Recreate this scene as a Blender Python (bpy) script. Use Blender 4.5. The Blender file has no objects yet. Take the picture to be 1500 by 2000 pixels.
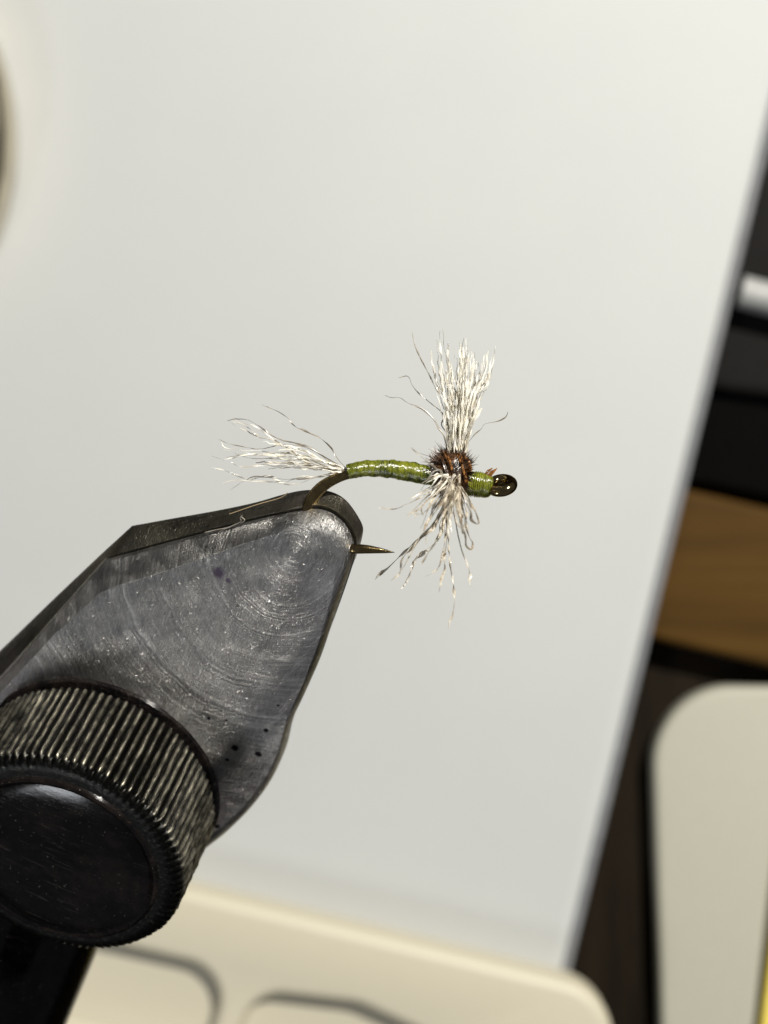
import bpy, bmesh, math, random
from mathutils import Vector, Matrix, noise
random.seed(7)
S = bpy.context.scene
C = S.collection
R = math.radians

# ---------------------------------------------------------------- camera
# one unit = 2.5 mm; x to the right, y away along the desk, z up to the lens
D = 40.0
cam = bpy.data.cameras.new('camera'); co = bpy.data.objects.new('camera', cam); C.objects.link(co)
co.location = (0, 0, D)
cam.sensor_fit = 'HORIZONTAL'; cam.sensor_width = 36; cam.lens = 96
cam.clip_start = .5; cam.clip_end = 2000
cam.dof.use_dof = True; cam.dof.focus_distance = D; cam.dof.aperture_fstop = .20; cam.dof.aperture_blades = 0
S.camera = co

# ---------------------------------------------------------------- world, lamps, exposure
w = bpy.data.worlds.new('World'); S.world = w; w.use_nodes = True
bg = w.node_tree.nodes['Background']; bg.inputs[0].default_value = (.93, .96, 1.0, 1); bg.inputs[1].default_value = .10
S.view_settings.view_transform = 'Standard'; S.view_settings.look = 'None'
S.view_settings.exposure = .15; S.view_settings.gamma = 1

def lamp(name, loc, target, size, power, col):
    l = bpy.data.lights.new(name, 'AREA'); l.shape = 'DISK' if name == 'desk_lamp' else 'RECTANGLE'
    l.size = size; l.size_y = size * 1.4; l.energy = power; l.color = col
    o = bpy.data.objects.new(name, l); C.objects.link(o); o.location = loc
    o.rotation_euler = (Vector(target) - Vector(loc)).to_track_quat('-Z', 'Y').to_euler(); return o
lamp('desk_lamp', Vector((.50, .60, .62)).normalized() * 185, (2, 0, -20), 2.3, 715000, (1, .96, .885))
lamp('jaw_fill_lamp', (-68, -94, 64), (-3, -3, 0), 22, 42000, (.93, .96, 1))  # added fill lamp, set where the jaw face mirrors it

# ---------------------------------------------------------------- helpers
def P(px, py, z=0.):
    k = (D - z) / D / 100.
    return Vector(((px - 750) * k, (1000 - py) * k, z))

def tag(o, label=None, cat=None, group=None, kind=None):
    if label: o['label'] = label
    if cat: o['category'] = cat
    if group: o['group'] = group
    if kind: o['kind'] = kind
    return o
def empty(name, loc, label, cat, group=None):
    o = bpy.data.objects.new(name, None); C.objects.link(o); o.location = loc; o.empty_display_size = .2
    return tag(o, label, cat, group)
def obj(name, bm, mat, parent=None, smooth=True, sharp=35, M=None):
    me = bpy.data.meshes.new(name); bmesh.ops.recalc_face_normals(bm, faces=bm.faces)
    bm.to_mesh(me); bm.free()
    if smooth:
        me.shade_smooth(); me.set_sharp_from_angle(angle=R(sharp))
    me.materials.append(mat)
    o = bpy.data.objects.new(name, me); C.objects.link(o)
    if parent:
        o.parent = parent
        o.matrix_parent_inverse = Matrix.Translation(parent.location).inverted()
    if M is not None: o.matrix_basis = M
    return o

def catmull(pts, n):
    """pts: list of tuples (any dimension) -> n samples along them by arc length"""
    pts = [tuple(p) for p in pts]
    dim = len(pts[0])
    q = [tuple(2*a-b for a, b in zip(pts[0], pts[1]))] + pts + [tuple(2*a-b for a, b in zip(pts[-1], pts[-2]))]
    dense = []
    for i in range(1, len(q)-2):
        for k in range(12):
            t = k/12.
            dense.append(tuple(.5*((2*q[i][d]) + (-q[i-1][d]+q[i+1][d])*t + (2*q[i-1][d]-5*q[i][d]+4*q[i+1][d]-q[i+2][d])*t*t
                        + (-q[i-1][d]+3*q[i][d]-3*q[i+1][d]+q[i+2][d])*t**3) for d in range(dim)))
    dense.append(pts[-1])
    L = [0.]
    for a, b in zip(dense, dense[1:]): L.append(L[-1] + math.dist(a[:3], b[:3]))
    out = []; j = 0
    for i in range(n):
        s = L[-1]*i/(n-1)
        while j < len(L)-2 and L[j+1] < s: j += 1
        f = (s-L[j])/max(1e-9, L[j+1]-L[j])
        out.append(tuple(a+(b-a)*f for a, b in zip(dense[j], dense[j+1])))
    return out

def tube(bm, pts, rad, seg=8, flat=1., twist=None, cap=True, closed=False):
    """pts Vectors; rad list or number; flat = thickness/width; twist = list of angles"""
    n = len(pts); rings = []
    N = None
    for i, p in enumerate(pts):
        if closed: T = (pts[(i+1) % n] - pts[i-1]).normalized()
        else: T = (pts[min(i+1, n-1)] - pts[max(i-1, 0)]).normalized()
        if N is None:
            N = T.cross(Vector((0, 0, 1)))
            if N.length < .05: N = T.cross(Vector((1, 0, 0)))
            N.normalize()
        else:
            N = (N - T*N.dot(T)).normalized()
        B = T.cross(N)
        r = rad[i] if isinstance(rad, (list, tuple)) else rad
        a0 = twist[i] if twist else 0
        U = N*math.cos(a0) + B*math.sin(a0); V = B*math.cos(a0) - N*math.sin(a0)
        rings.append([bm.verts.new(p + U*r*math.cos(2*math.pi*k/seg) + V*r*flat*math.sin(2*math.pi*k/seg)) for k in range(seg)])
    for i in range(n if closed else n-1):
        a, b = rings[i], rings[(i+1) % n]
        for k in range(seg):
            bm.faces.new((a[k], a[(k+1) % seg], b[(k+1) % seg], b[k]))
    if cap and not closed:
        bm.faces.new(rings[0][::-1]); bm.faces.new(rings[-1])
    return bm

def lathe(bm, profile, seg=96, rfun=None):
    """profile: list of (r, h) about local z"""
    rings = []
    for j, (r, h) in enumerate(profile):
        ring = []
        for k in range(seg):
            a = 2*math.pi*k/seg
            rr = r if rfun is None else rfun(j, k, r)
            ring.append(bm.verts.new((rr*math.cos(a), rr*math.sin(a), h)))
        rings.append(ring)
    for a, b in zip(rings, rings[1:]):
        for k in range(seg): bm.faces.new((a[k], a[(k+1) % seg], b[(k+1) % seg], b[k]))
    bm.faces.new(rings[0][::-1]); bm.faces.new(rings[-1])
    return bm

# ---------------------------------------------------------------- materials
class NT:
    def __init__(s, name):
        s.m = bpy.data.materials.new(name); s.m.use_nodes = True
        s.n = s.m.node_tree.nodes; s.l = s.m.node_tree.links
        s.b = s.n['Principled BSDF']; s._tc = None
    def add(s, t, **k):
        x = s.n.new(t)
        for a, v in k.items(): setattr(x, a, v)
        return x
    def link(s, a, b): s.l.new(a, b)
    @property
    def tc(s):
        if s._tc is None: s._tc = s.add('ShaderNodeTexCoord').outputs['Object']
        return s._tc
    def mapping(s, rot=(0, 0, 0), scale=(1, 1, 1), src=None):
        m = s.add('ShaderNodeMapping'); s.link(src or s.tc, m.inputs[0])
        m.inputs['Rotation'].default_value = rot; m.inputs['Scale'].default_value = scale; return m.outputs[0]
    def noise(s, scale, detail=3, rough=.5, vec=None, dist=0):
        x = s.add('ShaderNodeTexNoise'); s.link(vec or s.tc, x.inputs['Vector'])
        x.inputs['Scale'].default_value = scale; x.inputs['Detail'].default_value = detail
        x.inputs['Roughness'].default_value = rough; x.inputs['Distortion'].default_value = dist
        return x.outputs['Fac']
    def ramp(s, src, stops):
        x = s.add('ShaderNodeValToRGB'); s.link(src, x.inputs[0]); e = x.color_ramp.elements
        while len(e) < len(stops): e.new(.5)
        for i, (p, c) in enumerate(stops):
            e[i].position = p; e[i].color = (c, c, c, 1) if not isinstance(c, tuple) else (*c, 1)
        return x.outputs[0]
    def math(s, op, a, b=None, clamp=False):
        x = s.add('ShaderNodeMath', operation=op, use_clamp=clamp)
        for i, v in enumerate((a, b)):
            if v is None: continue
            if isinstance(v, (int, float)): x.inputs[i].default_value = v
            else: s.link(v, x.inputs[i])
        return x.outputs[0]
    def mix(s, f, a, b, mode='MIX'):
        x = s.add('ShaderNodeMix', data_type='RGBA', blend_type=mode)
        for i, v in ((0, f), (6, a), (7, b)):
            if isinstance(v, (int, float)): x.inputs[i].default_value = v
            elif isinstance(v, tuple): x.inputs[i].default_value = (*v, 1)
            else: s.link(v, x.inputs[i])
        return x.outputs[2]
    def bump(s, h, strength, dist, prev=None):
        x = s.add('ShaderNodeBump'); x.inputs['Strength'].default_value = strength; x.inputs['Distance'].default_value = dist
        s.link(h, x.inputs['Height'])
        if prev: s.link(prev, x.inputs['Normal'])
        return x.outputs[0]
    def set(s, **k):
        for a, v in k.items():
            i = s.b.inputs[a.replace('_', ' ')]
            if isinstance(v, tuple): i.default_value = (*v, 1) if len(i.default_value) == 4 else v
            elif isinstance(v, (int, float)): i.default_value = v
            else: s.link(v, i)
        return s.m

def plain(name, col, rough=.5, metal=0, var=.12, nscale=2., bump=.0, bscale=20, **k):
    t = NT(name)
    f = t.noise(nscale, 4)
    c = t.mix(t.ramp(f, [(.3, 0.), (.7, 1.)]), tuple(x*(1-var) for x in col), tuple(min(1, x*(1+var)) for x in col))
    t.set(Base_Color=c, Roughness=rough, Metallic=metal, **k)
    if bump: t.set(Normal=t.bump(t.noise(bscale, 3), bump, .05))
    return t.m

# --- jaw frame: w = normal of the jaw face, towards the lens and down-left
W = Vector((-.235, -.54, .81)).normalized()
V = Vector((.40, .92, 0)); V = (V - W*V.dot(W)).normalized()
U = V.cross(W)
O = P(650, 1040, -.1)
JM = Matrix((( U.x, V.x, W.x, O.x), (U.y, V.y, W.y, O.y), (U.z, V.z, W.z, O.z), (0, 0, 0, 1)))
JI = JM.inverted()
camp = Vector((0, 0, D))
def J(px, py, off):
    """point of the plane 'off' above the parting plane seen at px, py, in the jaw's own frame"""
    d = P(px, py, 0) - camp
    t = (off - W.dot(camp - O)) / W.dot(d)
    return JI @ (camp + d*t)

def steel_mat(name, base, rough, ring=1., streak=1., spots=False, glint=1.):
    t = NT(name)
    sep = t.add('ShaderNodeSeparateXYZ'); t.link(t.tc, sep.inputs[0])
    x, y = sep.outputs[0], sep.outputs[1]
    # turning marks: rings about the tip, broken up by noise
    wob = t.noise(.6, 2)
    rc = J(572, 1085, .5); dx = t.math('SUBTRACT', x, rc.x); dy = t.math('MULTIPLY', t.math('SUBTRACT', y, rc.y), .84)
    r = t.math('SQRT', t.math('ADD', t.math('MULTIPLY', dx, dx), t.math('MULTIPLY', dy, dy)))
    r = t.math('ADD', r, t.math('MULTIPLY', wob, .5))
    cx = t.add('ShaderNodeCombineXYZ'); t.link(r, cx.inputs[0])
    rings = t.noise(4.5, 7, .85, vec=cx.outputs[0])
    arc = t.math('MULTIPLY', t.ramp(t.noise(.8, 3, .6), [(.42, 0.), (.6, 1.)]), t.math('GREATER_THAN', sep.outputs[2], .455))
    # long straight grinding streaks + short scratches, their glints painted in pale
    st1 = t.noise(1, 4, .7, vec=t.mapping((0, 0, R(-28)), (36, 3.0, 3)))
    st2 = t.noise(1, 3, .6, vec=t.mapping((0, 0, R(38)), (46, 8, 8)))
    dirt = t.noise(1.3, 5, .6)
    grain = t.noise(30, 3, .7)
    spark = t.ramp(t.noise(1, 2, .5, vec=t.mapping((0, 0, R(-30)), (32, 10, 10))), [(.60, 0.), (.68, 1.)])
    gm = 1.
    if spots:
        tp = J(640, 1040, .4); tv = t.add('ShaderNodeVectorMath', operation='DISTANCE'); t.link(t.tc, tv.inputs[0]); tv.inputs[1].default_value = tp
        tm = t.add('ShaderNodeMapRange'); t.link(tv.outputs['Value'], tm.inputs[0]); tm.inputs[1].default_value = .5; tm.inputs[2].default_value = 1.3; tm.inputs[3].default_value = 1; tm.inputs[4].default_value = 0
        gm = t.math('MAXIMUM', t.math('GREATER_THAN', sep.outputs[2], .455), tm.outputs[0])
    spark = t.math('MULTIPLY', t.math('MULTIPLY', spark, gm), t.ramp(t.noise(1.7, 4, .75), [(.41, .0), (.55, 1.)]))
    col = t.mix(t.ramp(dirt, [(.3, 0.), (.7, 1.)]), tuple(c*.66 for c in base), tuple(c*1.3 for c in base))
    col = t.mix(t.math('MULTIPLY', t.ramp(t.noise(.45, 2), [(.45, 0.), (.65, 1.)]), .28), col, (.40, .33, .41))
    col = t.mix(t.math('MULTIPLY', t.ramp(st1, [(.40, 0.), (.66, 1.)]), .6*streak), col, tuple(min(1, c*1.75) for c in base))
    col = t.mix(t.math('MULTIPLY', t.math('MULTIPLY', t.ramp(rings, [(.49, 0.), (.55, 1.)]), arc), .95*ring), col, tuple(min(1, c*2.0) for c in base))
    col = t.mix(t.math('MULTIPLY', spark, .7*glint), col, (.9, .89, .85))
    # worn mottling and longer single scratches in two directions, glints painted pale
    mot = t.ramp(t.noise(1, 4, .8, vec=t.mapping((0, 0, R(-25)), (15, 9, 9))), [(.36, 0.), (.62, 1.)])
    col = t.mix(t.math('MULTIPLY', mot, .45), col, tuple(c*.42 for c in base))
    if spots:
        col = t.mix(t.math('MULTIPLY', t.math('SUBTRACT', 1., gm), .42), col, (.07, .065, .055))  # bevel shade painted into the colour, fading out near the tip
    ls = t.math('MULTIPLY', t.ramp(t.noise(1, 2, .5, vec=t.mapping((0, 0, R(-33)), (30, 2.2, 2))), [(.66, 0.), (.70, 1.)]), t.ramp(t.noise(1.1, 3, .6), [(.45, 0.), (.6, 1.)]))
    fl = t.math('MULTIPLY', t.ramp(t.noise(1, 1, .5, vec=t.mapping((0, 0, R(-42)), (11, 6, 6))), [(.70, 0.), (.73, 1.)]), t.ramp(t.noise(2.3, 3, .7), [(.48, 0.), (.58, 1.)]))
    col = t.mix(t.math('MULTIPLY', t.math('MAXIMUM', ls, fl), .7*glint), col, (.92, .91, .88))
    rg = t.math('ADD', t.math('MULTIPLY', dirt, .22), rough - .10)
    rg = t.math('ADD', rg, t.math('MULTIPLY', mot, .12))
    rg = t.math('SUBTRACT', rg, t.math('MULTIPLY', spark, .10), clamp=True)
    met = 1.0
    fl = t.math('MULTIPLY', fl, gm); ls = t.math('MULTIPLY', ls, gm); 
    if spots:
        def dist(px, py, rr, soft, sx=1.):
            q = J(px, py, .42)
            v = t.add('ShaderNodeVectorMath', operation='DISTANCE')
            mp = t.mapping(scale=(1, 1, 0)); 
            wn = t.add('ShaderNodeVectorMath', operation='ADD')
            sc = t.add('ShaderNodeVectorMath', operation='SCALE'); sc.inputs[3].default_value = rr*.9
            no = t.add('ShaderNodeTexNoise'); no.inputs['Scale'].default_value = 1.1/rr; no.inputs['Detail'].default_value = 3; t.link(t.tc, no.inputs['Vector'])
            off = t.add('ShaderNodeVectorMath', operation='SUBTRACT'); t.link(no.outputs['Color'], off.inputs[0]); off.inputs[1].default_value = (.5, .5, .5)
            t.link(off.outputs[0], sc.inputs[0]); t.link(mp, wn.inputs[0]); t.link(sc.outputs[0], wn.inputs[1])
            t.link(wn.outputs[0], v.inputs[0]); v.inputs[1].default_value = (q.x, q.y, 0)
            mr = t.add('ShaderNodeMapRange'); t.link(v.outputs['Value'], mr.inputs[0])
            mr.inputs[1].default_value = rr*(1-soft); mr.inputs[2].default_value = rr*(1+soft); mr.inputs[3].default_value = 1; mr.inputs[4].default_value = 0
            return mr.outputs[0]
        black = None
        for px, py, rr in ((463,1453,.085),(507,1468,.075),(447,1476,.045),(384,1438,.06),(522,1421,.055),(425,1611,.075),(413,1392,.045),(447,1397,.03),(396,1552,.03),(545,1373,.03),(335,1066,.03)):
            q = dist(px, py, rr, .25); black = q if black is None else t.math('MAXIMUM', black, q)
        purple = t.math('MAXIMUM', dist(430, 1114, .13, .4), dist(449, 1128, .06, .4))
        white = t.math('MULTIPLY', t.math('MAXIMUM', dist(405, 1094, .21, .6), dist(450, 1077, .12, .6)), t.ramp(t.noise(9, 4, .7), [(.5, 0.), (.62, .8)]))
        col = t.mix(white, col, (.62, .62, .6)); col = t.mix(t.math('MULTIPLY', purple, .85), col, (.05, .025, .08)); col = t.mix(black, col, (.02, .015, .02))
        rg = t.math('ADD', rg, t.math('MULTIPLY', t.math('MAXIMUM', white, black), .4), clamp=True)
        met = t.math('SUBTRACT', 1., t.math('MAXIMUM', t.math('MULTIPLY', purple, .6), white), clamp=True)
    n = t.bump(rings, 1.0*ring, .085)
    n = t.bump(st1, .5*streak, .025, n); n = t.bump(st2, .3*streak, .02, n); n = t.bump(grain, .45, .016, n); n = t.bump(t.math('MAXIMUM', spark, t.math('MAXIMUM', ls, fl)), .85*glint, .032, n); n = t.bump(t.math('MULTIPLY', mot, gm), .30, .02, n)
    return t.set(Base_Color=col, Roughness=rg, Metallic=met, Normal=n)

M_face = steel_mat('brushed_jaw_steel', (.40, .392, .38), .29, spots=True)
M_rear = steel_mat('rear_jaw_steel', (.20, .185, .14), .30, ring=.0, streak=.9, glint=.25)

def black_metal():
    t = NT('black_knurled_metal')
    d = t.noise(3, 5, .65); g = t.noise(14, 4, .7)
    wear = t.ramp(g, [(.55, 0.), (.72, 1.)])
    geo = t.add('ShaderNodeNewGeometry')
    edge = t.ramp(geo.outputs['Pointiness'], [(.50, 0.), (.57, 1.)])
    sp = t.add('ShaderNodeVectorMath', operation='LENGTH'); t.link(t.mapping(scale=(1, 1, 0)), sp.inputs[0])
    edge = t.add('ShaderNodeMapRange'); t.link(sp.outputs['Value'], edge.inputs[0]); edge.inputs[1].default_value = KR-.055; edge.inputs[2].default_value = KR+.01; edge = edge.outputs[0]  # radius mask paints groove shade black and ridge-top highlights over the worn tan
    f = t.math('MAXIMUM', t.math('MULTIPLY', wear, .18), t.math('MULTIPLY', edge, t.ramp(d, [(.40, .18), (.62, 1.)])))
    col = t.mix(f, (.006, .006, .0055), (.31, .29, .225))
    t.set(Base_Color=col, Metallic=.85, Roughness=t.math('ADD', t.math('MULTIPLY', d, .25), .22))
    return t.set(Normal=t.bump(g, .35, .03))
def dark_gloss():
    t = NT('blackened_steel')
    d = t.noise(2.2, 5, .7); s_ = t.noise(1, 4, .7, vec=t.mapping((.4, .2, .5), (3, 18, 9)))
    col = t.mix(t.ramp(d, [(.35, 0.), (.7, 1.)]), (.0015, .0015, .002), (.006, .0045, .004))
    col = t.mix(t.math('MULTIPLY', t.ramp(t.noise(16, 3, .6), [(.68, 0.), (.73, 1.)]), .5), col, (.34, .31, .27))
    sc = t.math('MULTIPLY', t.ramp(t.noise(1, 3, .6, vec=t.mapping((0, 0, R(35)), (1.2, 14, 6))), [(.60, 0.), (.68, 1.)]), t.ramp(t.noise(1.2, 4, .7), [(.45, 0.), (.7, 1.)]))
    col = t.mix(t.math('MULTIPLY', sc, .5), col, (.12, .10, .085))
    smu = t.ramp(t.noise(.9, 5, .75), [(.45, 0.), (.75, 1.)])
    col = t.mix(t.math('MULTIPLY', smu, .6), col, (.030, .022, .018))
    t.set(Base_Color=col, Metallic=.0, Specular_IOR_Level=.24, Roughness=t.math('ADD', t.math('MULTIPLY', s_, .16), .04))
    return t.set(Normal=t.bump(s_, .2, .02))
M_dark = dark_gloss()
M_gap = plain('dark_recess', (.012, .011, .009), .8)

def thread_mat():
    t = NT('olive_tying_thread')
    f = t.noise(3.5, 4, .6); st = t.noise(1, 3, .6, vec=t.mapping((0, 0, R(6)), (34, 5, 5)))
    col = t.mix(t.ramp(f, [(.38, 0.), (.62, 1.)]), (.018, .025, .002), (.128, .140, .007))
    col = t.mix(t.math('MULTIPLY', t.ramp(st, [(.45, 0.), (.7, 1.)]), .5), col, (.26, .29, .03))
    t.set(Base_Color=col, Roughness=.22, Subsurface_Weight=.05, Subsurface_Radius=(.1, .15, .03), Specular_IOR_Level=.8, Coat_Weight=.5, Coat_Roughness=.16)
    t.b.inputs['Subsurface Scale'].default_value = .1
    return t.set(Normal=t.bump(t.noise(9, 3), .55, .05, t.bump(st, .5, .02)))
M_thread = thread_mat()
def wire_mat():
    t = NT('bronzed_hook_wire'); f = t.noise(9, 4, .6)
    col = t.mix(f, (.09, .06, .03), (.48, .36, .17))
    return t.set(Base_Color=col, Metallic=1., Roughness=.15, Normal=t.bump(t.noise(22, 3), .35, .02))
M_wire = wire_mat()
def fibre_mat(name, c1, c2, trans, rough, lucent):
    t = NT(name); f = t.noise(5, 3, .6)
    col = t.mix(t.ramp(f, [(.35, 0.), (.65, 1.)]), c1, c2)
    t.set(Base_Color=col, Roughness=rough, Transmission_Weight=trans, IOR=1.5, Specular_IOR_Level=.9)
    tr = t.add('ShaderNodeBsdfTranslucent'); t.link(col, tr.inputs[0]); mx = t.add('ShaderNodeMixShader'); mx.inputs[0].default_value = lucent
    t.link(t.b.outputs[0], mx.inputs[1]); t.link(tr.outputs[0], mx.inputs[2]); t.link(mx.outputs[0], t.n['Material Output'].inputs[0]); return t.m
M_wing = fibre_mat('white_sparkle_yarn', (.97, .93, .81), (1., .99, .96), .28, .12, .25)
M_tail = fibre_mat('clear_shuck_yarn', (.58, .52, .42), (1., .98, .92), .30, .11, .25)
M_hackle = fibre_mat('smoky_soft_yarn', (.40, .32, .23), (.93, .88, .75), .38, .18, .25)
M_stray = fibre_mat('grey_loose_yarn', (.10, .085, .07), (.30, .26, .20), .15, .30, .0)
def herl_mat(name, a, b, rough):
    t = NT(name); return t.set(Base_Color=t.mix(t.ramp(t.noise(6, 3), [(.35, 0.), (.65, 1.)]), a, b), Roughness=rough, Specular_IOR_Level=.7)
M_herl = herl_mat('brown_herl', (.018, .009, .004), (.095, .042, .014), .36)
M_copper = herl_mat('copper_herl_quill', (.13, .052, .013), (.44, .19, .055), .2)

# ---------------------------------------------------------------- desk and the things lying on it
ZD = -50.
def rounded(pts, rad, seg=10):
    out = []; n = len(pts)
    for i in range(n):
        p = Vector(pts[i]); a = Vector(pts[i-1]); b = Vector(pts[(i+1) % n]); r = rad[i] if isinstance(rad, (list, tuple)) else rad
        if r < 1e-4: out.append(p); continue
        da = (a-p).normalized(); db = (b-p).normalized(); ang = da.angle(db); t = r/math.tan(ang/2)
        pa = p+da*t; pb = p+db*t; c = p + (da+db).normalized()*(r/math.sin(ang/2))
        va = pa-c; vb = pb-c; tot = va.angle(vb); cr = va.x*vb.y-va.y*vb.x
        for k in range(seg+1):
            th = tot*k/seg*(1 if cr > 0 else -1)
            out.append(Vector((c.x+va.x*math.cos(th)-va.y*math.sin(th), c.y+va.x*math.sin(th)+va.y*math.cos(th))))
    return out
def inset(loop, d):
    n = len(loop); area = sum(loop[i].x*loop[(i+1) % n].y-loop[(i+1) % n].x*loop[i].y for i in range(n)); sg = 1 if area > 0 else -1
    out = []
    for i in range(n):
        e = (loop[(i+1) % n]-loop[i-1]).normalized(); out.append(loop[i] + Vector((-e.y, e.x))*d*sg)
    return out
def slab(bm, loop, z0, z1, rnd, steps=5, holes=(), hole_depth=1., hr=.3):
    """rounded-edge slab from a 2D outline, with recessed pockets"""
    def ring(l, z): return [bm.verts.new((p.x, p.y, z)) for p in l]
    def bridge(a, b):
        for k in range(len(a)): bm.faces.new((a[k], a[(k+1) % len(a)], b[(k+1) % len(a)], b[k]))
    prev = ring(loop, z0); bm.faces.new(prev)
    r = ring(loop, z1-rnd); bridge(prev, r); prev = r
    for k in range(1, steps+1):
        a = math.pi/2*k/steps
        r = ring(inset(loop, rnd*(1-math.cos(a))), z1-rnd+rnd*math.sin(a)); bridge(prev, r); prev = r
    if not holes: bm.faces.new(prev); return
    edges = [bm.edges.get((prev[k], prev[(k+1) % len(prev)])) for k in range(len(prev))]
    for h in holes:
        pr = None
        for k in range(0, 4):
            a = math.pi/2*k/3
            r = ring(inset(h, -hr*(1-math.sin(a))), z1-hr*(1-math.cos(a)))
            if pr: bridge(pr, r)
            else: edges += [None]; first = r
            pr = r
        edges.pop()
        for k in range(len(first)):
            edges.append(bm.edges.get((first[k], first[(k+1) % len(first)])) or bm.edges.new((first[k], first[(k+1) % len(first)])))
        for k in range(0, 4):
            a = math.pi/2*k/3
            r = ring(inset(h, hr*(1-math.cos(a))), z1-hole_depth+hr*(1-math.sin(a))); bridge(pr, r); pr = r
        bm.faces.new(pr)
    bmesh.ops.triangle_fill(bm, edges=edges, use_beauty=True)
def px2(pts, z): return [Vector(P(x, y, z).xy) for x, y in pts]

def desk_mat():
    t = NT('dark_brown_desk'); g = t.noise(1, 5, .65, vec=t.mapping((0, 0, R(76)), (.9, .09, 1)))
    return t.set(Base_Color=t.mix(t.ramp(g, [(.3, 0.), (.7, 1.)]), (.0035, .0025, .0015), (.016, .011, .006)), Roughness=.75, Specular_IOR_Level=.08, Normal=t.bump(g, .2, .05))
bm = bmesh.new()
for x, y in ((-260, -260), (260, -260), (260, 260), (-260, 260)): bm.verts.new((x, y, ZD))
bm.faces.new(bm.verts); tag(obj('desk', bm, desk_mat(), smooth=False), kind='structure')

def board_mat():
    t = NT('white_board_coating'); f = t.noise(.10, 4, .6); g = t.noise(6, 4, .7)
    col = t.mix(t.ramp(f, [(.35, 0.), (.65, 1.)]), (.450, .462, .455), (.466, .477, .466))
    col = t.mix(t.math('MULTIPLY', t.ramp(g, [(.35, 0.), (.65, 1.)]), .22), col, (.40, .414, .41))
    return t.set(Base_Color=col, Roughness=.6, Specular_IOR_Level=.25, Normal=t.bump(g, .12, .03))
zb = -46.8
k = 1.
bl = px2([(1577, -70), (1084, 1985), (-1300, 1430), (-720, -620)], zb)
bm = bmesh.new(); slab(bm, rounded(bl, .8), ZD+.01, zb, .55)
board = tag(obj('backing_board', bm, board_mat(), smooth=True, sharp=50), 'large plain white board filling the blurred background behind the fly', 'board')

bm = bmesh.new(); e0 = P(1569, -70, zb); e1 = P(1086, 1940, zb); dv = (e1-e0).normalized(); sd = Vector((-dv.y, dv.x, 0))
slab(bm, [Vector(q.xy) for q in (e0, e0+sd*.38, e1+sd*.38, e1)], zb-.62, zb-.04, .12)
eo = obj('edge_trim', bm, plain('blue_grey_edging', (.17, .175, .185), .6)); eo.parent = board
def beige_mat():
    t = NT('cream_powder_coat'); g = t.noise(5, 4, .7)
    return t.set(Base_Color=t.mix(g, (.455, .42, .32), (.515, .48, .375)), Roughness=.5, Normal=t.bump(g, .15, .04))
zt = -44.5
outer = rounded(px2([(-500, 1533), (1120, 1917), (1215, 1945), (1150, 2700), (-500, 2600)], zt), [.5, 2.2, 1.6, 1, 1])
outer = rounded(px2([(-500, 1530), (1222, 1945), (1060, 2700), (-500, 2600)], zt), [.5, 2.6, 1, 1])
hole1 = rounded(px2([(-250, 1738), (448, 1898), (392, 2075), (-250, 1925)], zt), [.4, 1.6, 1.2, .4])
hole2 = rounded(px2([(452, 2050), (500, 1938), (700, 1962), (850, 2030), (800, 2250), (430, 2200)], zt), [.6, 1.6, 2.2, 1., 1, 1])
bm = bmesh.new(); slab(bm, outer, zb+.005, zt, .5, holes=(hole1, hole2), hole_depth=.85, hr=.35)
tag(obj('cream_tray', bm, beige_mat(), sharp=40), 'cream tray with a rounded corner and recessed round-cornered wells at the bottom edge', 'tray')

def wood_mat():
    t = NT('honey_brown_wood'); g = t.noise(1, 5, .6, vec=t.mapping((0, 0, R(-15)), (.06, .9, .9)))
    return t.set(Base_Color=t.mix(t.ramp(g, [(.3, 0.), (.7, 1.)]), (.042, .021, .004), (.080, .041, .008)), Roughness=.7, Specular_IOR_Level=.1)
bm = bmesh.new(); slab(bm, rounded(px2([(1150, 912), (2100, 1130), (2000, 1420), (1080, 1202)], -48.2), .4), ZD+.01, -48.2, .35)
tag(obj('wooden_strip', bm, wood_mat()), 'honey brown strip of wood beside the right edge of the white board', 'wood strip')

bm = bmesh.new(); slab(bm, rounded(px2([(1272, 1342), (1552, 1342), (1455, 2170), (1296, 2170)], -48.7), [3.4, .4, 1, 1], 14), ZD+.01, -48.7, .3)
pad = NT('stone_grey_plastic'); g = pad.noise(4, 4, .6)
pad.set(Base_Color=pad.mix(g, (.34, .33, .265), (.40, .39, .32)), Roughness=.6, Normal=pad.bump(g, .15, .04))
tag(obj('rounded_case', bm, pad.m), 'stone grey flat case with a large rounded corner at lower right', 'case')

bm = bmesh.new(); slab(bm, rounded(px2([(1530, 1690), (1760, 1690), (1760, 2300), (1448, 2300)], -49.2), .3), ZD+.01, -49.2, .2)
tag(obj('yellow_pad', bm, plain('yellow_paper', (.80, .64, .13), .6)), 'bright yellow pad peeping out beside the grey case at lower right', 'note pad')

# upper right: pale bar on a dark box
bm = bmesh.new(); slab(bm, rounded(px2([(1340, 150), (2100, 150), (2100, 860), (1300, 748)], -48.4), .5), ZD+.01, -48.4, .5)
tag(obj('dark_box', bm, plain('charcoal_plastic', (.008, .007, .0065), .7, Specular_IOR_Level=.12)), 'charcoal box lying beneath the pale bar at upper right', 'box')
bm = bmesh.new()
tube(bm, [P(1446, 569, -47.5), P(1500, 583, -47.5), P(2000, 705, -47.5)], .70, 20)
tag(obj('pale_bar', bm, plain('satin_pale_metal', (.30, .305, .295), .5, metal=.0)), 'pale satin round bar lying across the charcoal box at upper right', 'bar')

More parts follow.
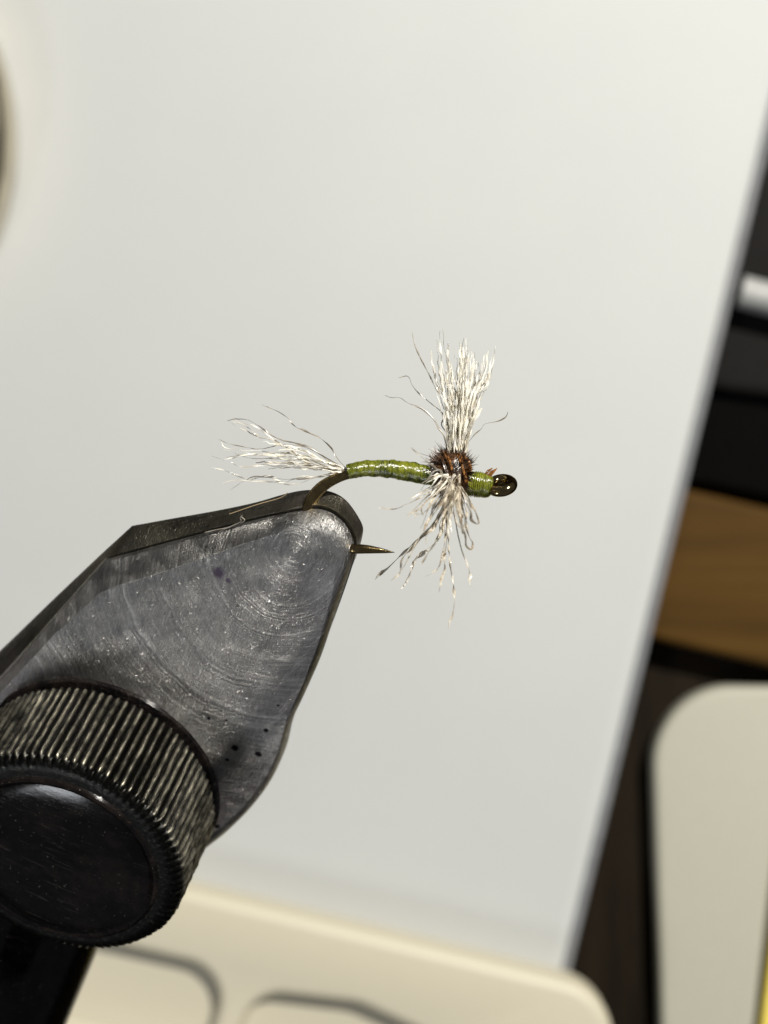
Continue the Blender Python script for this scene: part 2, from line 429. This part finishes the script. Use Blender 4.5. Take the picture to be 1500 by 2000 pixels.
bm = bmesh.new(); slab(bm, rounded(px2([(1280, 745), (2100, 860), (2100, 1100), (1230, 915)], -49.2), .3), ZD+.01, -49.2, .25)  # flat black strip added to stand in for shadow on the desk
tag(obj('shadow_strip', bm, plain('shadow_black', (.0022, .002, .002), .9, Specular_IOR_Level=.04)), 'flat black strip standing in for shadow between the charcoal box and the wood strip', 'shadow strip')
# round tin at the left edge
bm = bmesh.new(); rt = 11.
prof = [(rt-.6, -46.79), (rt-.1, -46.6), (rt, -46.0), (rt, -44.4)] + [(rt-.9+.9*math.cos(a), -44.4+.9*math.sin(a)) for a in [math.pi/2*k/6 for k in range(1, 7)]] + [(rt-1.6, -43.5), (rt-1.9, -43.8), (rt-2.4, -43.9)]
lathe(bm, [(r, h+44) for r, h in prof], 160)
c0 = P(16-11/.0211, 265, -44)
tin = obj('round_tin', bm, plain('polished_tin', (.50, .44, .33), .18, metal=1., var=.25, nscale=.5), M=Matrix.Translation(c0))
tag(tin, 'polished round metal tin just entering the left edge of the picture', 'tin')

# ---------------------------------------------------------------- the vise
vise = empty('fly_tying_vise', O, 'dark steel fly tying vise with tapered jaws and ribbed round knob', 'vise')
def jobj(name, bm, mat, parent, sharp=35):
    me = bpy.data.meshes.new(name); bmesh.ops.recalc_face_normals(bm, faces=bm.faces); bm.to_mesh(me); bm.free()
    me.shade_smooth(); me.set_sharp_from_angle(angle=R(sharp)); me.materials.append(mat)
    o = bpy.data.objects.new(name, me); C.objects.link(o); o.parent = parent
    # parent chain: thing has only a translation
    Mloc = Matrix.Translation(-O) @ JM
    if parent is vise: o.matrix_local = Mloc
    return o

# (outline px,py at the parting side ; inner px,py on the face ; roundness 0 flat chamfer .. 1 round)
FJ = [
 ((-260,1590),(-250,1612),0), ((-130,1462),(-125,1486),0), ((0,1328),(4,1350),0), ((100,1214),(106,1240),0), ((208,1092),(196,1158),0),
 ((245,1082),(232,1144),0), ((330,1059),(305,1122),0), ((432,1032),(416,1084),.1), ((500,1015),(492,1057),.4), ((550,1004),(550,1042),.7), ((590,997),(592,1034),1),
 ((622,994),(612,1036),1), ((650,1003),(628,1046),1), ((674,1024),(645,1060),1), ((688,1050),(652,1078),1), ((692,1076),(652,1098),1),
 ((684,1112),(652,1124),1), ((668,1160),(645,1164),1), ((648,1220),(632,1218),.9), ((626,1284),(612,1279),.8), ((596,1352),(586,1346),.8), ((572,1404),(562,1398),.8),
 ((556,1462),(546,1456),.8), ((532,1516),(522,1509),.8), ((494,1568),(486,1561),.8), ((450,1612),(443,1604),.8), ((408,1646),(402,1638),.8), ((340,1706),(336,1698),.8),
 ((240,1770),(240,1760),.8), ((80,1830),(80,1820),.8), ((-120,1840),(-118,1828),.8), ((-300,1790),(-292,1780),.8)]
def jaw_front():
    bm = bmesh.new()
    H = .46
    o = [Vector(J(*a, 0.).xy) for a, b, r in FJ]; i = [Vector(J(*b, H).xy) for a, b, r in FJ]; rr = [r for *_, r in FJ]
    # outline refined by Catmull on closed loops
    def refine(L, n=4):
        N = len(L); out = []
        for q in range(N):
            p0, p1, p2, p3 = L[q-1], L[q], L[(q+1) % N], L[(q+2) % N]
            sharp = q in (3, 4) 
            for k in range(n):
                t = k/n
                if sharp: out.append(p1.lerp(p2, t))
                else: out.append(.5*((2*p1)+(-p0+p2)*t+(2*p0-5*p1+4*p2-p3)*t*t+(-p0+3*p1-3*p2+p3)*t**3))
        return out
    o = refine(o); i = refine(i); rr = [rr[q//4]*(1-(q % 4)/4)+rr[(q//4+1) % len(FJ)]*(q % 4)/4 for q in range(len(o))]
    N = len(o); rings = []
    def ring(pts): rings.append([bm.verts.new(p) for p in pts])
    ring([Vector((*p, .0)) for p in o])
    steps = 7
    for s in range(0, steps+1):
        f = s/steps; pts = []
        for q in range(N):
            a = f*math.pi/2
            rx, rz = 1-math.cos(a), math.sin(a)           # quarter round
            lx, lz = f, f
            x = lx*(1-rr[q])+rx*rr[q]; z = lz*(1-rr[q])+rz*rr[q]
            p = o[q].lerp(i[q], x)
            # tiny dents on the worn edges
            d = .012*noise.noise(Vector((p.x*6, p.y*6, 3)))
            b0 = .09+.04*(1-rr[q]); pts.append(Vector((p.x, p.y, b0+(H-b0)*z + d)))
        ring(pts)
    cen = Vector(J(380, 1330, H).xy)
    for s in (.93, .8, .6, .4, .2, .05):
        ring([Vector((*cen.lerp(i[q], s), H+.16*(1-s*s))) for q in range(N)])
    for a, b in zip(rings, rings[1:]):
        for q in range(N): bm.faces.new((a[q], a[(q+1) % N], b[(q+1) % N], b[q]))
    bm.faces.new(rings[0][::-1]); bm.faces.new(rings[-1])
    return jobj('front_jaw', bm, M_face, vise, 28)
fj = jaw_front()

# rear jaw: (edge against the gap, widest silhouette, roundness)
BJ = [((-260,1590),(-270,1530)), ((-130,1458),(-140,1400)), ((0,1322),(0,1271)), ((100,1210),(110,1165)), ((206,1090),(200,1080)),
 ((236,1080),(258,1027)), ((330,1055),(335,1013)), ((432,1027),(430,996)), ((500,1009),(500,981)), ((550,998),(552,966)), ((590,988),(590,958)),
 ((625,986),(628,957)), ((655,998),(654,963)), ((680,1018),(676,977)), ((694,1044),(694,1000)), ((697,1064),(708,1026)),
 ((694,1080),(708,1046)), ((688,1106),(699,1078)), ((670,1160),(675,1140)), ((646,1226),(650,1212)), ((622,1290),(624,1280)), ((596,1350),(598,1344)), ((572,1402),(574,1400)),
 ((556,1462),(560,1456)), ((532,1516),(534,1514)), ((494,1568),(496,1567)), ((450,1612),(452,1612)), ((408,1646),(408,1648)), ((240,1770),(240,1772)), ((80,1830),(80,1832)), ((-120,1840),(-120,1840)), ((-300,1790),(-300,1790))]
def jaw_rear():
    bm = bmesh.new(); N = len(BJ); rings = []
    L0 = [J(*a, -.05) for a, b in BJ]; L1 = [J(*b, -.62) for a, b in BJ]
    def refine(L, n=4):
        out = []
        for q in range(N):
            p0, p1, p2, p3 = L[q-1], L[q], L[(q+1) % N], L[(q+2) % N]
            for k in range(n):
                t = k/n
                out.append(p1.lerp(p2, t) if q in (3, 4, 5) else .5*((2*p1)+(-p0+p2)*t+(2*p0-5*p1+4*p2-p3)*t*t+(-p0+3*p1-3*p2+p3)*t**3))
        return out
    L0 = refine(L0); L1 = refine(L1); n = len(L0)
    cen = Vector((L0[0].x, 0, 0)); c2 = sum((p for p in L0), Vector())/n
    def ring(pts): rings.append([bm.verts.new(p) for p in pts])
    ring([p.lerp(Vector((c2.x, c2.y, p.z)), .02) for p in L0])
    ring(L0)
    for f in (.2, .45, .7, .88, 1.):
        ring([Vector((a.x+(b.x-a.x)*math.sin(f*math.pi/2), a.y+(b.y-a.y)*math.sin(f*math.pi/2), a.z+(b.z-a.z)*f)) for a, b in zip(L0, L1)])
    ring([Vector((*p.xy.lerp(c2.xy, .05), -.80)) for p in L1])
    ring([Vector((*p.xy.lerp(c2.xy, .15), -1.05)) for p in L1])
    ring([Vector((*p.xy.lerp(c2.xy, .25), -1.2)) for p in L1])
    for a, b in zip(rings, rings[1:]):
        for q in range(n): bm.faces.new((a[q], a[(q+1) % n], b[(q+1) % n], b[q]))
    bm.faces.new(rings[0][::-1]); bm.faces.new(rings[-1])
    return jobj('rear_jaw', bm, M_rear, vise, 40)
rj = jaw_rear()

# knob: base sits on the jaw face, axis = face normal
KL = 2.75; H0 = .50
d = P(112, 1677, 0) - camp
t_ = (H0 + KL - W.dot(camp - O)) / W.dot(d)
KF = camp + d*t_                       # centre of the knob's outer end
KM = Matrix.Translation(-O) @ Matrix(((U.x, V.x, W.x, KF.x - W.x*KL), (U.y, V.y, W.y, KF.y - W.y*KL), (U.z, V.z, W.z, KF.z - W.z*KL), (0, 0, 0, 1)))
kr = 2.55 * (D - KF.z)/D
def kpart(name, bm, mat, parent=None, sharp=30):
    me = bpy.data.meshes.new(name); bmesh.ops.recalc_face_normals(bm, faces=bm.faces); bm.to_mesh(me); bm.free()
    me.shade_smooth(); me.set_sharp_from_angle(angle=R(sharp)); me.materials.append(mat)
    o = bpy.data.objects.new(name, me); C.objects.link(o); o.parent = parent or vise
    o.matrix_local = KM if parent is None else Matrix.Identity(4)
    return o
KR = kr; M_knurl = black_metal()
# ribbed band: 96 ridges, uneven wear
NR = 92; sub = 6
prof = [(kr*.90, .30), (kr*.955, .34), (kr*.985, .42)] + [(kr, .50+(KL-.72)*k/14) for k in range(15)] + [(kr*.985, KL-.14), (kr*.95, KL-.05), (kr*.90, KL), (kr*.86, KL)]
rnd = [random.uniform(.7, 1.15) for _ in range(NR)]
def rf(j, k, r):
    if j in (0, len(prof)-1, len(prof)-2): return r
    ph = (k % sub)/sub; g = max(0., math.cos(ph*2*math.pi)*.5+.5)**.7
    amp = .115 if 2 <= j <= len(prof)-5 else .06
    n1 = noise.noise(Vector((k*.35, j*.7, 1.)))*.035 + noise.noise(Vector((k*.12, j*1.9, 7.)))*.012
    return r - amp*(1-g)*rnd[k//sub] + n1*g
bm = lathe(bmesh.new(), prof, NR*sub, rf)
knob = kpart('ribbed_knob', bm, M_knurl, sharp=60)
bm = lathe(bmesh.new(), [(kr*.80, -.25), (kr*.80, .05), (kr*.86, .06), (kr*.97, .10), (kr*1.0, .16), (kr*.99, .24), (kr*.92, .31), (kr*.88, .33)], 128)
kpart('washer', bm, M_dark, knob)
bm = lathe(bmesh.new(), [(kr*.88, KL-.1), (kr*.87, KL+.002), (kr*.84, KL-.04), (kr*.82, KL-.02), (kr*.805, KL+.06), (kr*.785, KL+.09), (kr*.765, KL+.06),
    (kr*.745, KL+.03), (kr*.70, KL+.06), (kr*.60, KL+.08), (kr*.45, KL+.095), (kr*.30, KL+.10), (kr*.02, KL+.10)], 128)
kpart('end_cap', bm, M_dark)
# stem: comes out from behind the knob towards the lower left
s0, s1 = P(110, 1690, -9.4), P(-130, 2240, -6.4)
ax = (s0 - s1).normalized(); SL = (s0-s1).length; sr = 1.74
bm = lathe(bmesh.new(), [(sr*.9, 0), (sr, .05), (sr, SL-4.62), (sr*.975, SL-4.58), (sr*.965, SL-4.50), (sr*.965, SL-4.42), (sr*.985, SL-4.36), (sr*.985, SL-.05), (sr*.9, SL)], 96)
q = ax.to_track_quat('Z', 'Y').to_matrix().to_4x4()
so = kpart('stem', bm, M_dark, None); so.matrix_local = Matrix.Translation(s1 - O) @ q
# hook slot dark strip between the jaws
bm = bmesh.new()
gp = [J(x, y, -.03) for x, y in ((250,1088),(340,1064),(430,1040),(500,1024),(560,1014),(600,1010),(640,1016),(668,1040),(684,1070))]
cc = J(560, 1150, -.03)
for a, b in zip(gp, gp[1:]):
    bm.faces.new([bm.verts.new(a), bm.verts.new(b), bm.verts.new(b.lerp(cc, .3)), bm.verts.new(a.lerp(cc, .3))])
r_ = bmesh.ops.extrude_face_region(bm, geom=list(bm.faces))
bmesh.ops.translate(bm, vec=(0, 0, .02), verts=[g for g in r_['geom'] if isinstance(g, bmesh.types.BMVert)])
jobj('gap_strip', bm, M_gap, vise)

# ---------------------------------------------------------------- the fly
fly = empty('fishing_fly', P(800, 930, 0), 'tied fishing fly with olive body, brown collar and white yarn wing', 'fishing fly')
# hook: shank, bend through the jaws, point
bm = bmesh.new()
path = [(962, 948, 0, 8), (900, 940, 0, 8), (840, 930, 0, 8), (780, 919, 0, 8), (730, 916, 0, 8.5), (690, 924, 0, 9), (658, 934, 0, 10), (630, 950, 0, 11.5), (610, 974, -.01, 12.5), (601, 1003, -.02, 12.5),
        (605, 1032, -.04, 11), (625, 1056, -.06, 10), (655, 1068, -.06, 9.5), (690, 1072, 0, 9.5), (712, 1072.5, .02, 9), (735, 1074.5, .02, 6.6), (755, 1077, .02, 3.6), (771, 1079, .02, .4)]
M_eye = M_wire.copy(); M_eye.name = 'polished_eye_wire'
for nd in M_eye.node_tree.nodes:
    if nd.type == 'BUMP': nd.inputs['Strength'].default_value = .03
M_eye.node_tree.nodes['Principled BSDF'].inputs['Roughness'].default_value = .10
s_ = catmull([(x/100, y/100, z, r/100) for x, y, z, r in path], 150)
tube(bm, [P(a*100, b*100, c) for a, b, c, _ in s_], [q[3] for q in s_], 16, flat=.82)
hook = obj('hook', bm, M_wire, fly)
bm = bmesh.new()
ec = P(979, 948, 0); tilt = R(50)
ring_pts = []; EN = Vector((-.15, .84, .52)).normalized(); E1 = Vector((1, 0, 0)); E1 = (E1-EN*E1.dot(EN)).normalized(); E2 = EN.cross(E1)
for k in range(48):
    a = 2*math.pi*k/48
    x = .150*math.cos(a); y = .150*math.sin(a)
    ring_pts.append(ec + E1*x*1.36 + E2*y*1.42)
tube(bm, ring_pts, .115, 20, closed=True)
obj('hook_eye', bm, M_eye, fly)

# thread-wrapped body and head: real wraps as ridges
def wrapped(name, cl, wraps, seg, amp, seed, lean=.35):
    """cl: (px, py, r px)"""
    n = wraps*6; s = catmull([(x/100, y/100, 0, r/100) for x, y, r in cl], n)
    pts = [P(a*100, b*100, 0) for a, b, c, _ in s]; bm = bmesh.new(); rings = []
    for i, p in enumerate(pts):
        T = (pts[min(i+1, n-1)]-pts[max(i-1, 0)]).normalized(); B = Vector((0, 0, 1)); Nn = B.cross(T).normalized()
        ring = []
        for k in range(seg):
            a = 2*math.pi*k/seg
            u = (i/6. + lean*math.sin(a) + .5*noise.noise(Vector((i*.03, math.cos(a), math.sin(a)+seed))))
            ph = u % 1.; rid = math.sin(ph*math.pi)**.6
            wv = .75+.5*noise.noise(Vector((math.floor(u)*3.7, seed, 0)))
            lump = .10*noise.noise(Vector((i*.045, math.cos(a)*1.3, math.sin(a)*1.3+seed*5)))
            r = s[i][3]*(1+lump) + amp*(rid*wv-.5)
            e = min(1., min(i, n-1-i)/5.); r *= .62+.38*math.sqrt(e)
            ring.append(bm.verts.new(p + Nn*r*math.cos(a) + B*r*math.sin(a)))
        rings.append(ring)
    for a, b in zip(rings, rings[1:]):
        for k in range(seg): bm.faces.new((a[k], a[(k+1) % seg], b[(k+1) % seg], b[k]))
    bm.faces.new(rings[0][::-1]); bm.faces.new(rings[-1])
    return obj(name, bm, M_thread, fly, sharp=80)
wrapped('thread_body', [(678,922,14.5),(695,918,15.5),(715,915,15.8),(745,915,17),(770,917,18.6),(792,920,19.6),(815,924,19.6),(835,928,19),(860,933,17)], 80, 40, .008, 2.)
wrapped('thread_head', [(908,944,22),(922,945,25),(935,946,26),(947,948,24.5),(957,950,21),(963,951,15)], 15, 40, .026, 5., .9)

# ribbons
def ribbon(name, pts, wid, mat, wob=.02, tw=3., flat=.28, seed=None, n=None, zj=0, tip=.35, crimp=1., paddle=0):
    """pts (px,py,z) tip first; width in px"""
    seed = random.uniform(0, 100) if seed is None else seed
    L = sum(math.dist(a[:2], b[:2]) for a, b in zip(pts, pts[1:]))/100.
    n = n or max(8, int(L*22))
    s = catmull([(p[0]/100, p[1]/100, p[2]+zj) for p in pts], n)
    P3 = []; tws = []; rad = []; thin = random.uniform(.65, 1.2)
    for i, (a, b, c) in enumerate(s):
        t = i/(n-1); fade = min(1, 4*(1-t))
        o = Vector((noise.noise(Vector((t*L*3.2, seed, 0))), noise.noise(Vector((t*L*3.2, 0, seed))), noise.noise(Vector((0, t*L*3, seed)))))*wob*fade
        o += Vector((noise.noise(Vector((t*L*11, seed, 4))), noise.noise(Vector((t*L*11, 4, seed))), 0))*wob*.75*crimp*fade
        P3.append(P(a*100, b*100, c)+o)
        tws.append(seed + tw*noise.noise(Vector((t*L*1.3, seed, 9)))*2.2)
        rad.append(wid/200.*thin*(.62+1.1*abs(noise.noise(Vector((t*L*3.5, seed, 2)))))*(tip+(1-tip)*min(1, t*6))*(1+paddle*math.exp(-((t-.10)/.05)**2)))
    bm = tube(bmesh.new(), P3, rad, 6, flat=flat, twist=tws)
    return obj(name, bm, mat, fly, sharp=70)

# wing
def X(z, zx, zy): return None
strays = [[(805,647),(810,673),(822,701),(837,729),(852,761),(867,782),(873,812),(880,872)],
 [(778,738),(797,735),(805,752),(820,770),(848,793),(863,806),(867,816),(862,829),(872,846),(884,874)],
 [(752,772),(765,777),(781,777),(797,787),(824,799),(846,818),(856,835),(867,850),(872,874)],
 [(992,804),(988,814),(972,823),(947,828),(940,838),(926,850),(905,876)]]
for k, s in enumerate(strays):
    ribbon('wing_fibre', [(x, y, (.1, -.1, .15, 0)[k]) for x, y in s], 3.4, (M_tail, M_stray, M_stray, M_stray)[k], wob=.006)
clusters = [(842,682,1),(852,650,1),(857,648,1),(866,644,1),(876,650,2),(860,690,3),(871,700,3),(848,700,2),(878,672,2),
            (896,668,2),(904,660,3),(908,664,3),(916,658,2),(912,676,4),(921,676,2),(927,690,3),(937,680,2),(930,700,2),(944,690,2),
            (952,668,2),(960,694,3),(966,664,2),(955,715,3),(890,700,2),(885,745,3),(905,720,3),(948,735,2),(862,740,2)]
for cx, cy, m in clusters:
    for q in range(m):
        tx = cx+random.gauss(0, 3.6); ty = cy+random.uniform(-5, 26); t = (tx-905)/65.
        bx = 891+t*17+random.gauss(0, 5); z0 = random.uniform(-.22, .25)
        mx = 899+t*38+random.gauss(0, 4)
        m2 = 903+t*54+random.gauss(0, 4)
        pts = [(tx, ty, z0*1.6), (m2*.5+tx*.5, ty+(770-ty)*.45, z0*1.4), (mx, 775, z0), (896+t*25+random.gauss(0, 3), 830, z0*.8), (bx, 878+random.uniform(0, 8), z0*.5)]
        ribbon('wing_fibre', pts, random.uniform(3.6, 7), M_wing if random.random() < .8 else M_tail, wob=.035, tw=2.5)
for k in range(34):
    t = random.uniform(-1, 1); z0 = random.uniform(-.2, .3); top = random.uniform(735, 810)
    ribbon('wing_fibre', [(901+t*38+random.gauss(0, 3), top, z0), (897+t*27, 825, z0), (891+t*18, 884, z0*.5)], random.uniform(4, 6.5), M_wing, wob=.03, tw=2)

# tail
def Z1(l): return [(400+x*.26667, 750+y*.26667) for x, y in l]
def Z3(l): return [(700+x*.22667, 850+y*.22667) for x, y in l]
tails = [
 ([(415,152),(520,195),(600,240),(660,310),(760,355),(850,400),(920,460),(960,530),(1010,590),(1060,640)], M_stray, 3.2),
 ([(165,270),(220,258),(320,265),(420,325),(500,385),(600,420),(760,460),(870,530),(1050,630)], M_stray, 3.4),
 ([(165,270),(260,320),(360,375),(450,400),(540,430),(640,500),(760,590),(900,630),(1050,650)], M_tail, 3.4),
 ([(200,275),(260,290),(340,300),(430,350),(520,420),(560,450),(650,480),(760,500),(880,570),(1050,640)], M_wing, 4.5),
 ([(225,265),(320,320),(400,390),(470,400),(545,440),(620,470),(700,530),(850,600),(1050,640)], M_tail, 3.6),
 ([(95,405),(170,435),(280,460),(390,475),(500,460),(560,440),(700,455),(800,490),(920,570),(1050,640)], M_stray, 3.2),
 ([(120,425),(150,465),(240,480),(330,510),(450,520),(600,530),(780,580),(900,620),(1050,640)], M_wing, 5),
 ([(110,480),(200,490),(250,520),(400,515),(560,505),(700,520),(850,590),(1050,645)], M_tail, 3.4),
 ([(45,522),(90,540),(150,550),(300,520),(450,520),(620,560),(760,600),(900,630),(1050,650)], M_wing, 4.6),
 ([(130,565),(170,540),(260,525),(340,545),(500,545),(640,560),(820,610),(1050,650)], M_tail, 3.6),
 ([(190,570),(240,600),(330,605),(480,580),(600,585),(720,590),(860,620),(1050,650)], M_tail, 3.2),
 ([(50,610),(140,635),(240,670),(320,700),(400,680),(490,680),(560,725),(640,700),(720,675),(830,680),(950,650),(1050,645)], M_wing, 4.4),
 ([(120,728),(220,705),(330,710),(480,715),(600,735),(700,725),(780,690),(900,665),(1050,650)], M_tail, 3.6),
 ([(185,775),(290,710),(370,675),(490,690),(600,700),(760,690),(900,670),(1050,655)], M_stray, 3.2),
]
for l, m, wd in tails:
    p = Z1(l); z0 = random.uniform(-.25, .25); n = len(p)
    ribbon('tail_fibre', [(x, y, z0*(1-i/(n-1))) for i, (x, y) in enumerate(p)], wd, m, wob=.012, tw=3)
for k in range(16):
    t = random.random(); z0 = random.uniform(-.2, .25)
    sx = random.uniform(470, 560); 
    pts = [(sx, 868+t*50-(560-sx)*.12*(1-t), z0), (590, 878+t*36, z0*.8), (630, 896+t*20+random.gauss(0, 3), z0*.5), (686, 917+t*7, 0)]
    ribbon('tail_fibre', pts, random.uniform(3, 5.2), random.choice((M_wing, M_tail, M_wing)), wob=.04, tw=3)

# hackle, closer to the lens than the hook
hk = [
 ([(175,628),(320,635),(430,590),(540,530),(640,480),(790,420)], 4.5, 1.0, 0),
 ([(145,1245),(180,1200),(250,1145),(380,1020),(480,930),(600,820),(680,700),(740,600),(800,430)], 5, .5, 1),
 ([(285,1250),(350,1190),(380,1060),(470,960),(560,850),(660,740),(760,560),(810,430)], 5, 1.2, 0),
 ([(340,1210),(400,1130),(440,1050),(520,900),(640,800),(740,640),(800,440)], 4.5, 1.4, 0),
 ([(370,1325),(410,1270),(445,1180),(500,1060),(590,990),(680,900),(720,760),(770,600),(810,430)], 6, .6, 1),
 ([(540,1115),(600,1020),(650,950),(720,820),(750,650),(800,450)], 6, 1.6, 0),
 ([(580,1220),(680,1150),(720,1040),(745,900),(740,750),(770,600),(810,430)], 4.6, 1.2, 0),
 ([(695,1350),(712,1240),(745,1150),(740,1050),(765,900),(760,700),(800,450)], 4.2, 1.3, 0),
 ([(778,1672),(780,1620),(808,1560),(825,1440),(828,1330),(800,1180),(785,1060),(775,900),(770,760),(800,620),(820,430)], 7.0, .2, 1),
 ([(962,1305),(960,1190),(930,1080),(880,950),(850,830),(830,700),(820,600),(810,430)], 5.5, 1.0, 1),
 ([(900,650),(890,750),(920,860),(930,950),(970,985),(985,930),(950,860),(930,750),(930,650),(850,450)], 4.8, 1.4, 0),
 ([(930,580),(965,660),(970,730),(1020,765),(1038,740),(1005,650),(940,560),(860,440)], 4.2, 1.5, 0),
 ([(425,688),(510,650),(570,590),(640,520),(780,430)], 4, 1.6, 0),
 ([(490,715),(500,680),(560,680),(640,600),(720,520),(800,430)], 5, 1.6, 0),
 ([(455,110),(500,150),(560,205),(620,250),(690,300),(720,340),(790,400)], 4, 1.4, 0),
 ([(560,690),(540,640),(590,560),(700,480),(800,430)], 5, 1.3, 0),
 ([(600,560),(690,420),(730,340),(700,300),(650,310),(600,370)], 4.5, .9, 2),
 ([(630,540),(740,420),(770,370),(740,350),(600,400),(540,470)], 5, .9, 2),
 ([(880,760),(900,700),(860,640),(830,560),(820,430)], 5, 1.2, 0),
 ([(880,790),(905,850),(915,740),(880,640),(840,440)], 4.5, 1.3, 0),
 ([(560,840),(600,740),(680,640),(760,520),(820,430)], 6, 1.7, 0),
 ([(580,940),(590,860),(650,800),(700,700),(780,560),(820,430)], 5, 1.7, 0),
]
for l, wd, z0, kind in hk:
    p = Z3(l); n = len(p)
    ribbon('leg_fibre', [(x, y, z0*1.9*(1-.6*i/(n-1))+.25) for i, (x, y) in enumerate(p)], wd*1.08, (M_hackle, M_tail, M_wing)[kind], wob=.02, tw=3, crimp=.4, paddle=(0, 1.0, 0)[kind])
for k in range(38):
    a = random.gauss(-.10, .36); L = random.uniform(55, 105); z0 = random.uniform(.5, 3.4)
    bx, by = 884+random.gauss(0, 9), 938+random.uniform(-12, 10)
    ex, ey = bx+L*math.sin(a)*1.0-6, by+L*math.cos(a)
    mx, my = bx+(ex-bx)*.5+random.gauss(0, 5), by+(ey-by)*.5
    ribbon('leg_fibre', [(ex, ey, z0), (mx, my, z0*.8+.2), (bx, by, .45)], random.uniform(4, 7), M_hackle if random.random() < .85 else M_tail, wob=.05, tw=2.5, crimp=.4)
for k in range(14):
    a = random.gauss(-.75, .35); L = random.uniform(30, 62); z0 = random.uniform(.4, 1.2)
    bx, by = 874+random.gauss(0, 10), 932+random.uniform(-8, 10)
    ex, ey = bx+L*math.sin(a), by+L*math.cos(a)*.8
    ribbon('leg_fibre', [(ex, ey, z0), ((bx+ex)/2+random.gauss(0, 4), (by+ey)/2-4, z0*.8+.2), (bx, by, .40)], random.uniform(3.5, 6), random.choice((M_hackle, M_wing)), wob=.05, tw=2.5)

# brown collar: core, wrapped quills, bristles
bm = bmesh.new()
bmesh.ops.create_icosphere(bm, subdivisions=4, radius=1)
cc = P(883, 925, 0)
for v in bm.verts:
    p = v.co.copy(); nz = 1+.14*noise.noise(p*3.2)
    v.co = cc + Vector((p.x*.365*nz - .05*p.y, p.y*.43*nz, p.z*.36*nz))
obj('collar', bm, M_herl, fly)
def collar_pt(th, ph, r=1.):
    """th about the shank (0 = top, pi/2 = towards the lens), ph = along it -1..1"""
    c = math.sqrt(max(0, 1-ph*ph*.8))
    return cc + Vector((ph*.36 - .05*math.cos(th)*c, math.cos(th)*.43*c, math.sin(th)*.36*c))*r
for k in range(17):
    p0 = -.9+1.8*k/16+random.gauss(0, .16); s0 = random.uniform(-.5, .5); random_sw = random.uniform(.2, 1.1); rq = random.uniform(.015, .036); pts = []
    for i in range(16):
        t = i/15; pts.append(collar_pt(s0+t*2.9, max(-1, min(1, p0-.25+t*random_sw)), 1.0+.16*noise.noise(Vector((k, t*3, 0)))))
    bm = tube(bmesh.new(), pts, [rq*(.6+.6*math.sin(math.pi*i/15)) for i in range(16)], 6, flat=.5)
    obj('herl_quill', bm, M_copper if (p0 > -.1 and k % 3) else M_herl, fly)
bm = bmesh.new()
for k in range(1900):
    th = random.uniform(0, 2*math.pi); ph = random.uniform(-1, 1)
    b = collar_pt(th, ph, .93); nrm = (b-cc).normalized()
    L = random.uniform(.06, .15)*(1+.7*(random.random()<.15))*(1.15 if abs(ph) > .5 else 1)
    sw = Vector((random.gauss(.05, .35), random.gauss(0, .25), random.gauss(0, .25)))
    pts = [b, b+nrm*L*.55+sw*L*.15, b+nrm*L+sw*L*.7]
    tube(bm, pts, [.010, .007, .0015], 3, cap=False)
br = obj('herl_bristles', bm, M_herl, fly); br['kind'] = 'stuff'
# short reddish stubs behind the eye
for a, b, c, d_ in ((948,926,962,914),(954,928,968,916),(957,930,971,914),(950,924,957,917)):
    bm = tube(bmesh.new(), [P(a, b, .12), P((a+c)/2, (b+d_)/2-1, .16), P(c, d_, .18)], [.022, .026, .006], 6, flat=.5)
    obj('quill_stub', bm, M_copper, fly)

M_gold = plain('golden_hair', (.55, .42, .24), .3)
# thin golden hairs lying on the jaws
hairs = [[(448,1004),(500,986),(548,972),(562,962)], [(430,1038),(446,1030),(470,1019),(469,1012),(473,1006)], [(400,1040),(425,1034),(450,1030)], [(470,1008),(478,1016),(470,1022)]]
labs = ['long thin golden hair lying along the top of the rear jaw', 'thin pale hair curled over the jaw gap, left of the hook', 'short pale hair furthest left on the jaw edge', 'tiny pale hair looped beside the curled hair on the jaw gap']
for h, lb in zip(hairs, labs):
    pts = catmull([(x/100, y/100, 0) for x, y in h], 18)
    bm = tube(bmesh.new(), [JM @ (J(a*100, b*100, .13)) for a, b, c in pts], .0075, 5)
    tag(obj('loose_hair', bm, M_gold if 'golden' in lb else M_tail), lb, 'hair', 'loose hairs on the vise jaws')
